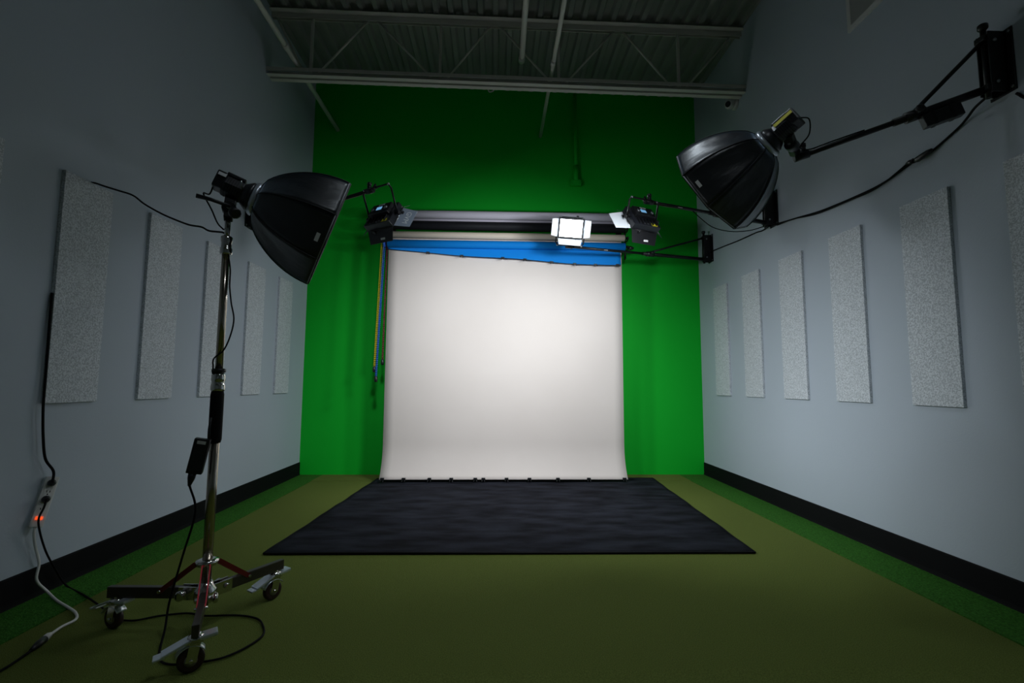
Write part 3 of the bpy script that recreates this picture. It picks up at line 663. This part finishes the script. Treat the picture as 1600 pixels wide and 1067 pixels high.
part('strap', MB().tube([ad+Ma @ V((0.02, 0.01, 0.075)), V((STX-0.01, STY-0.03, 0.88)), V((STX-0.005, STY-0.029, 0.93))], 0.006, 8), 'black_plastic', o)

# power strip on the left wall
ps0, ps1 = V((XL+0.030, 2.535, 0.362)), V((XL+0.030, 2.610, 0.600))
d = (ps1-ps0).normalized(); nx = V((0.72, -0.69, 0)); nx = (nx - d*nx.dot(d)).normalized(); sd = d.cross(nx).normalized()
M3 = Mx((nx, sd, d)).transposed(); mid = (ps0+ps1)/2
o = thing('power_strip', 'white power strip hung at a slant low on the left wall', 'power strip', (XL, 2.565, 0.36))
part('body', MB().box(mid, (0.028, 0.052, 0.245), M3, 0.004), 'white_plastic', o)
for k in range(4):
    c = ps0 + d*(0.085+0.042*k) + nx*0.0145
    part('outlet_face', MB().box(c, (0.002, 0.030, 0.032), M3), 'white_plastic', o)
    part('outlet_slots', MB().box(c+nx*0.0012+sd*0.006+d*0.004, (0.001, 0.003, 0.010), M3).box(c+nx*0.0012-sd*0.006+d*0.004, (0.001, 0.003, 0.010), M3).box(c+nx*0.0012-d*0.010, (0.001, 0.005, 0.005), M3), 'lens_black', o)
part('switch', MB().box(ps0+d*0.045+nx*0.016, (0.008, 0.028, 0.016), M3, 0.002), 'switch_red', o)
# black plug + cord: strip -> floor -> loop round the stand -> adapter
c = ps0+d*0.135+nx*0.016
o = thing('power_cable', 'long black cord from power strip looping on the floor round the stand', 'cable', c)
part('plug', MB().lathe(c, nx, [(0, 0.017), (0.012, 0.018), (0.028, 0.014), (0.034, 0.008)], 12), 'black_plastic', o)
floor_pts = [c+nx*0.034, c+nx*0.040-d*0.04, c+nx*0.030-d*0.11, (XL+0.050, 2.575, 0.25), (XL+0.036, 2.66, 0.12), (XL+0.05, 2.72, 0.012),
             (-2.08, 2.60, 0.010), (-1.879, 2.461, 0.010), (-1.74, 2.36, 0.008), (-1.64, 2.335, 0.008), (-1.552, 2.378, 0.008), (-1.44, 2.40, 0.008), (-1.339, 2.373, 0.008), (-1.20, 2.375, 0.008),
             (-1.096, 2.344, 0.008), (-1.035, 2.28, 0.008), (-0.993, 2.19, 0.008), (-1.02, 2.09, 0.008), (-1.075, 2.02, 0.008), (-1.16, 1.992, 0.008), (-1.246, 1.984, 0.008), (-1.310, 2.02, 0.008), (-1.355, 2.09, 0.010), (-1.385, 2.16, 0.06),
             (-1.400, 2.20, 0.147), (-1.358, 2.20, 0.333), (-1.318, 2.205, 0.523)]
pe = ad + Ma @ V((-0.006, 0, -0.13))
part('cord', MB().tube(spline(floor_pts + [pe], 8), 0.0045, 8), 'rubber_black', o)
# white extension cord
o = thing('extension_cord', 'white cord from the power strip curling down onto the turf', 'cable', ps0)
part('cord', MB().tube(spline([ps0+d*0.004, ps0-d*0.03+V((0.006, 0, 0)), (XL+0.03, 2.545, 0.27), (XL+0.034, 2.570, 0.18), (XL+0.034, 2.565, 0.10), (XL+0.06, 2.60, 0.03), (-2.16, 2.54, 0.010), (-2.033, 2.46, 0.010), (-1.955, 2.405, 0.010), (-1.906, 2.345, 0.010), (-1.91, 2.28, 0.010), (-1.895, 2.205, 0.012)], 8), 0.006, 8), 'white_plastic', o)
part('plug', MB().tube([(-1.897, 2.215, 0.013), (-1.892, 2.195, 0.014), (-1.882, 2.165, 0.014)], [0.007, 0.013, 0.014], 10), 'white_plastic', o)
o = thing('extension_cord', 'black extension cord end joined to the white plug on the turf', 'cable', (-1.88, 2.16, 0))
part('socket', MB().tube([(-1.882, 2.166, 0.014), (-1.872, 2.13, 0.014), (-1.864, 2.09, 0.010)], [0.015, 0.014, 0.007], 10), 'black_plastic', o)
part('cord', MB().tube(spline([(-1.866, 2.10, 0.010), (-1.859, 2.051, 0.007), (-1.850, 1.953, 0.007), (-1.86, 1.8, 0.011), (-1.95, 1.5, 0.011), (-2.15, 0.8, 0.011), (-2.20, -0.8, 0.011), (-2.22, -2.9, 0.011)], 8), 0.005, 8), 'rubber_black', o)
# cable from the stand top over the first panel and down to the strip
cable('wavy black cable strung from the light stand top to the left wall panel', [(STX-0.012, STY-0.004, 1.80), (-1.33, 2.29, 1.812), (-1.43, 2.36, 1.84), (-1.505, 2.42, 1.878), (-1.60, 2.47, 1.905), (-1.70, 2.51, 1.945), (-1.79, 2.53, 1.985), (-1.90, 2.56, 2.045), (-1.98, 2.58, 2.10), (-2.08, 2.60, 2.135), (-2.19, 2.64, 2.175), (-2.29, 2.71, 2.218), (XL+0.004, 2.712, 2.223)], 0.0048, 'rubber_black')
c = ps0+d*0.215+nx*0.016
o = thing('power_cable', 'black cable running down the edge of the felt panel to the power strip', 'cable', c)
part('cord', MB().tube(spline([(XL+0.012, 2.530, 1.55), (XL+0.016, 2.527, 1.42), (XL+0.020, 2.526, 1.25), (XL+0.024, 2.524, 1.05), (XL+0.030, 2.520, 0.95), (XL+0.028, 2.535, 0.82), (XL+0.034, 2.552, 0.70), (XL+0.046, 2.59, 0.63), c+nx*0.032], 8), 0.006, 8), 'rubber_black', o)
part('plug', MB().lathe(c, nx, [(0, 0.017), (0.012, 0.018), (0.028, 0.014), (0.034, 0.008)], 12), 'black_plastic', o)
# thin cord along the stand's pole and from the head
cable('thin black cord hanging beside the upper pole of the light stand', [(STX+0.016, STY-0.010, 1.70), (-1.254, 2.25, 1.62), (-1.252, 2.25, 1.54), (-1.240, 2.25, 1.46), (-1.224, 2.25, 1.385), (-1.235, 2.25, 1.31), (-1.262, 2.25, 1.24), (-1.300, 2.243, 1.20), (-1.302, 2.244, 1.16), (STX-0.012, 2.240, 1.13)], 0.0035, 'rubber_black')
hp = HL.matrix_world @ V((0.0, -0.02, 0.168))
cable('thin black cord hanging from the rear of the left light head', [hp, hp+V((-0.012, -0.008, -0.05)), (-1.375, 2.21, 1.97), (-1.345, 2.23, 1.90), (-1.32, 2.24, 1.84), (STX-0.014, STY-0.004, 1.815)], 0.0035, 'rubber_black')
hp = HR.matrix_world @ V((0.0, -0.01, 0.168))
cable('thin black cord from the rear of the right light head to its arm', [hp, hp+V((0.035, -0.02, -0.02)), hp+V((0.045, 0.0, -0.09)), hp+V((0.02, 0.04, -0.14)), END1+V((0.06, -0.02, 0.04)), END1+V((0.16, -0.06, 0.068)), END1+V((0.30, -0.115, 0.105))], 0.0035, 'rubber_black')
# adapter hung on the near arm, cables on the right wall
o = thing('power_adapter', 'black power adapter strapped under the boom arm at upper right', 'adapter', (2.24, 2.29, 2.44))
d1 = (END1-V((2.471, 2.205, 2.59))).normalized(); c = V((2.275, 2.262, 2.475)); sdv = d1.cross(V((0, 0, 1))).normalized()
M3 = Mx((d1, sdv, d1.cross(sdv))).transposed()
part('brick', MB().box(c, (0.17, 0.045, 0.07), M3, 0.006), 'black_plastic', o)
part('strap', MB().box(c+M3 @ V((-0.04, 0, 0)), (0.02, 0.05, 0.075), M3, 0.004).box(c+M3 @ V((0.04, 0, 0)), (0.02, 0.05, 0.075), M3, 0.004), 'black_metal', o)
WXR = XR-0.008
cable('black cable swagged along the right wall from the near bracket', [(XR-0.085, 2.215, 2.552), (WXR-0.05, 2.30, 2.548), (WXR-0.015, 2.38, 2.535), (WXR, 2.45, 2.515), (WXR, 2.62, 2.465), (WXR, 2.74, 2.462), (WXR, 2.95, 2.430), (WXR, 3.17, 2.432), (WXR, 3.55, 2.462), (WXR, 3.85, 2.510), (WXR-0.01, 4.08, 2.545), (WXR-0.04, 4.14, 2.555)], 0.0065, 'rubber_black')
cable('second black cable twisted beside the swag on the right wall', [(WXR-0.012, 2.72, 2.475), (WXR-0.012, 3.0, 2.412), (WXR-0.012, 3.25, 2.424), (WXR-0.012, 3.60, 2.452), (WXR-0.012, 3.90, 2.515), (WXR-0.02, 4.12, 2.535)], 0.005, 'rubber_black')
o = thing('cable_connector', 'black cable connector lump on the right wall swag', 'connector', (WXR-0.02, 2.66, 2.455))
part('socket', MB().tube([(WXR-0.022, 2.585, 2.466), (WXR-0.022, 2.61, 2.462), (WXR-0.022, 2.68, 2.452), (WXR-0.022, 2.705, 2.454)], [0.008, 0.016, 0.018, 0.009], 10), 'black_plastic', o)
part('plug', MB().tube([(WXR-0.022, 2.70, 2.454), (WXR-0.022, 2.735, 2.462), (WXR-0.022, 2.76, 2.462)], [0.014, 0.013, 0.006], 10), 'black_plastic', o)
cable('black cable on right wall between the two far brackets', [(WXR-0.03, 4.24, 2.56), (WXR, 4.40, 2.575), (WXR, 4.50, 2.590), (WXR, 4.85, 2.615), (WXR, 5.20, 2.650), (WXR-0.01, 5.40, 2.665), (WXR-0.02, 5.46, 2.66)], 0.006, 'rubber_black')
cable('black cable drooping from the right panel light arm', [(1.68, 3.93, 2.58), (1.76, 3.95, 2.52), (1.88, 3.99, 2.46), (2.05, 4.03, 2.44), (2.25, 4.09, 2.47), (2.42, 4.15, 2.53)], 0.004, 'rubber_black')
cable('black cable leaving the near right bracket past the picture edge', [(WXR, 2.145, 2.53), (WXR, 2.10, 2.475), (WXR, 2.02, 2.42), (WXR, 1.85, 2.38), (WXR, 1.6, 2.39), (WXR, 0.9, 2.42), (WXR, -0.6, 2.38), (WXR, -2.95, 2.42)], 0.007, 'rubber_black')
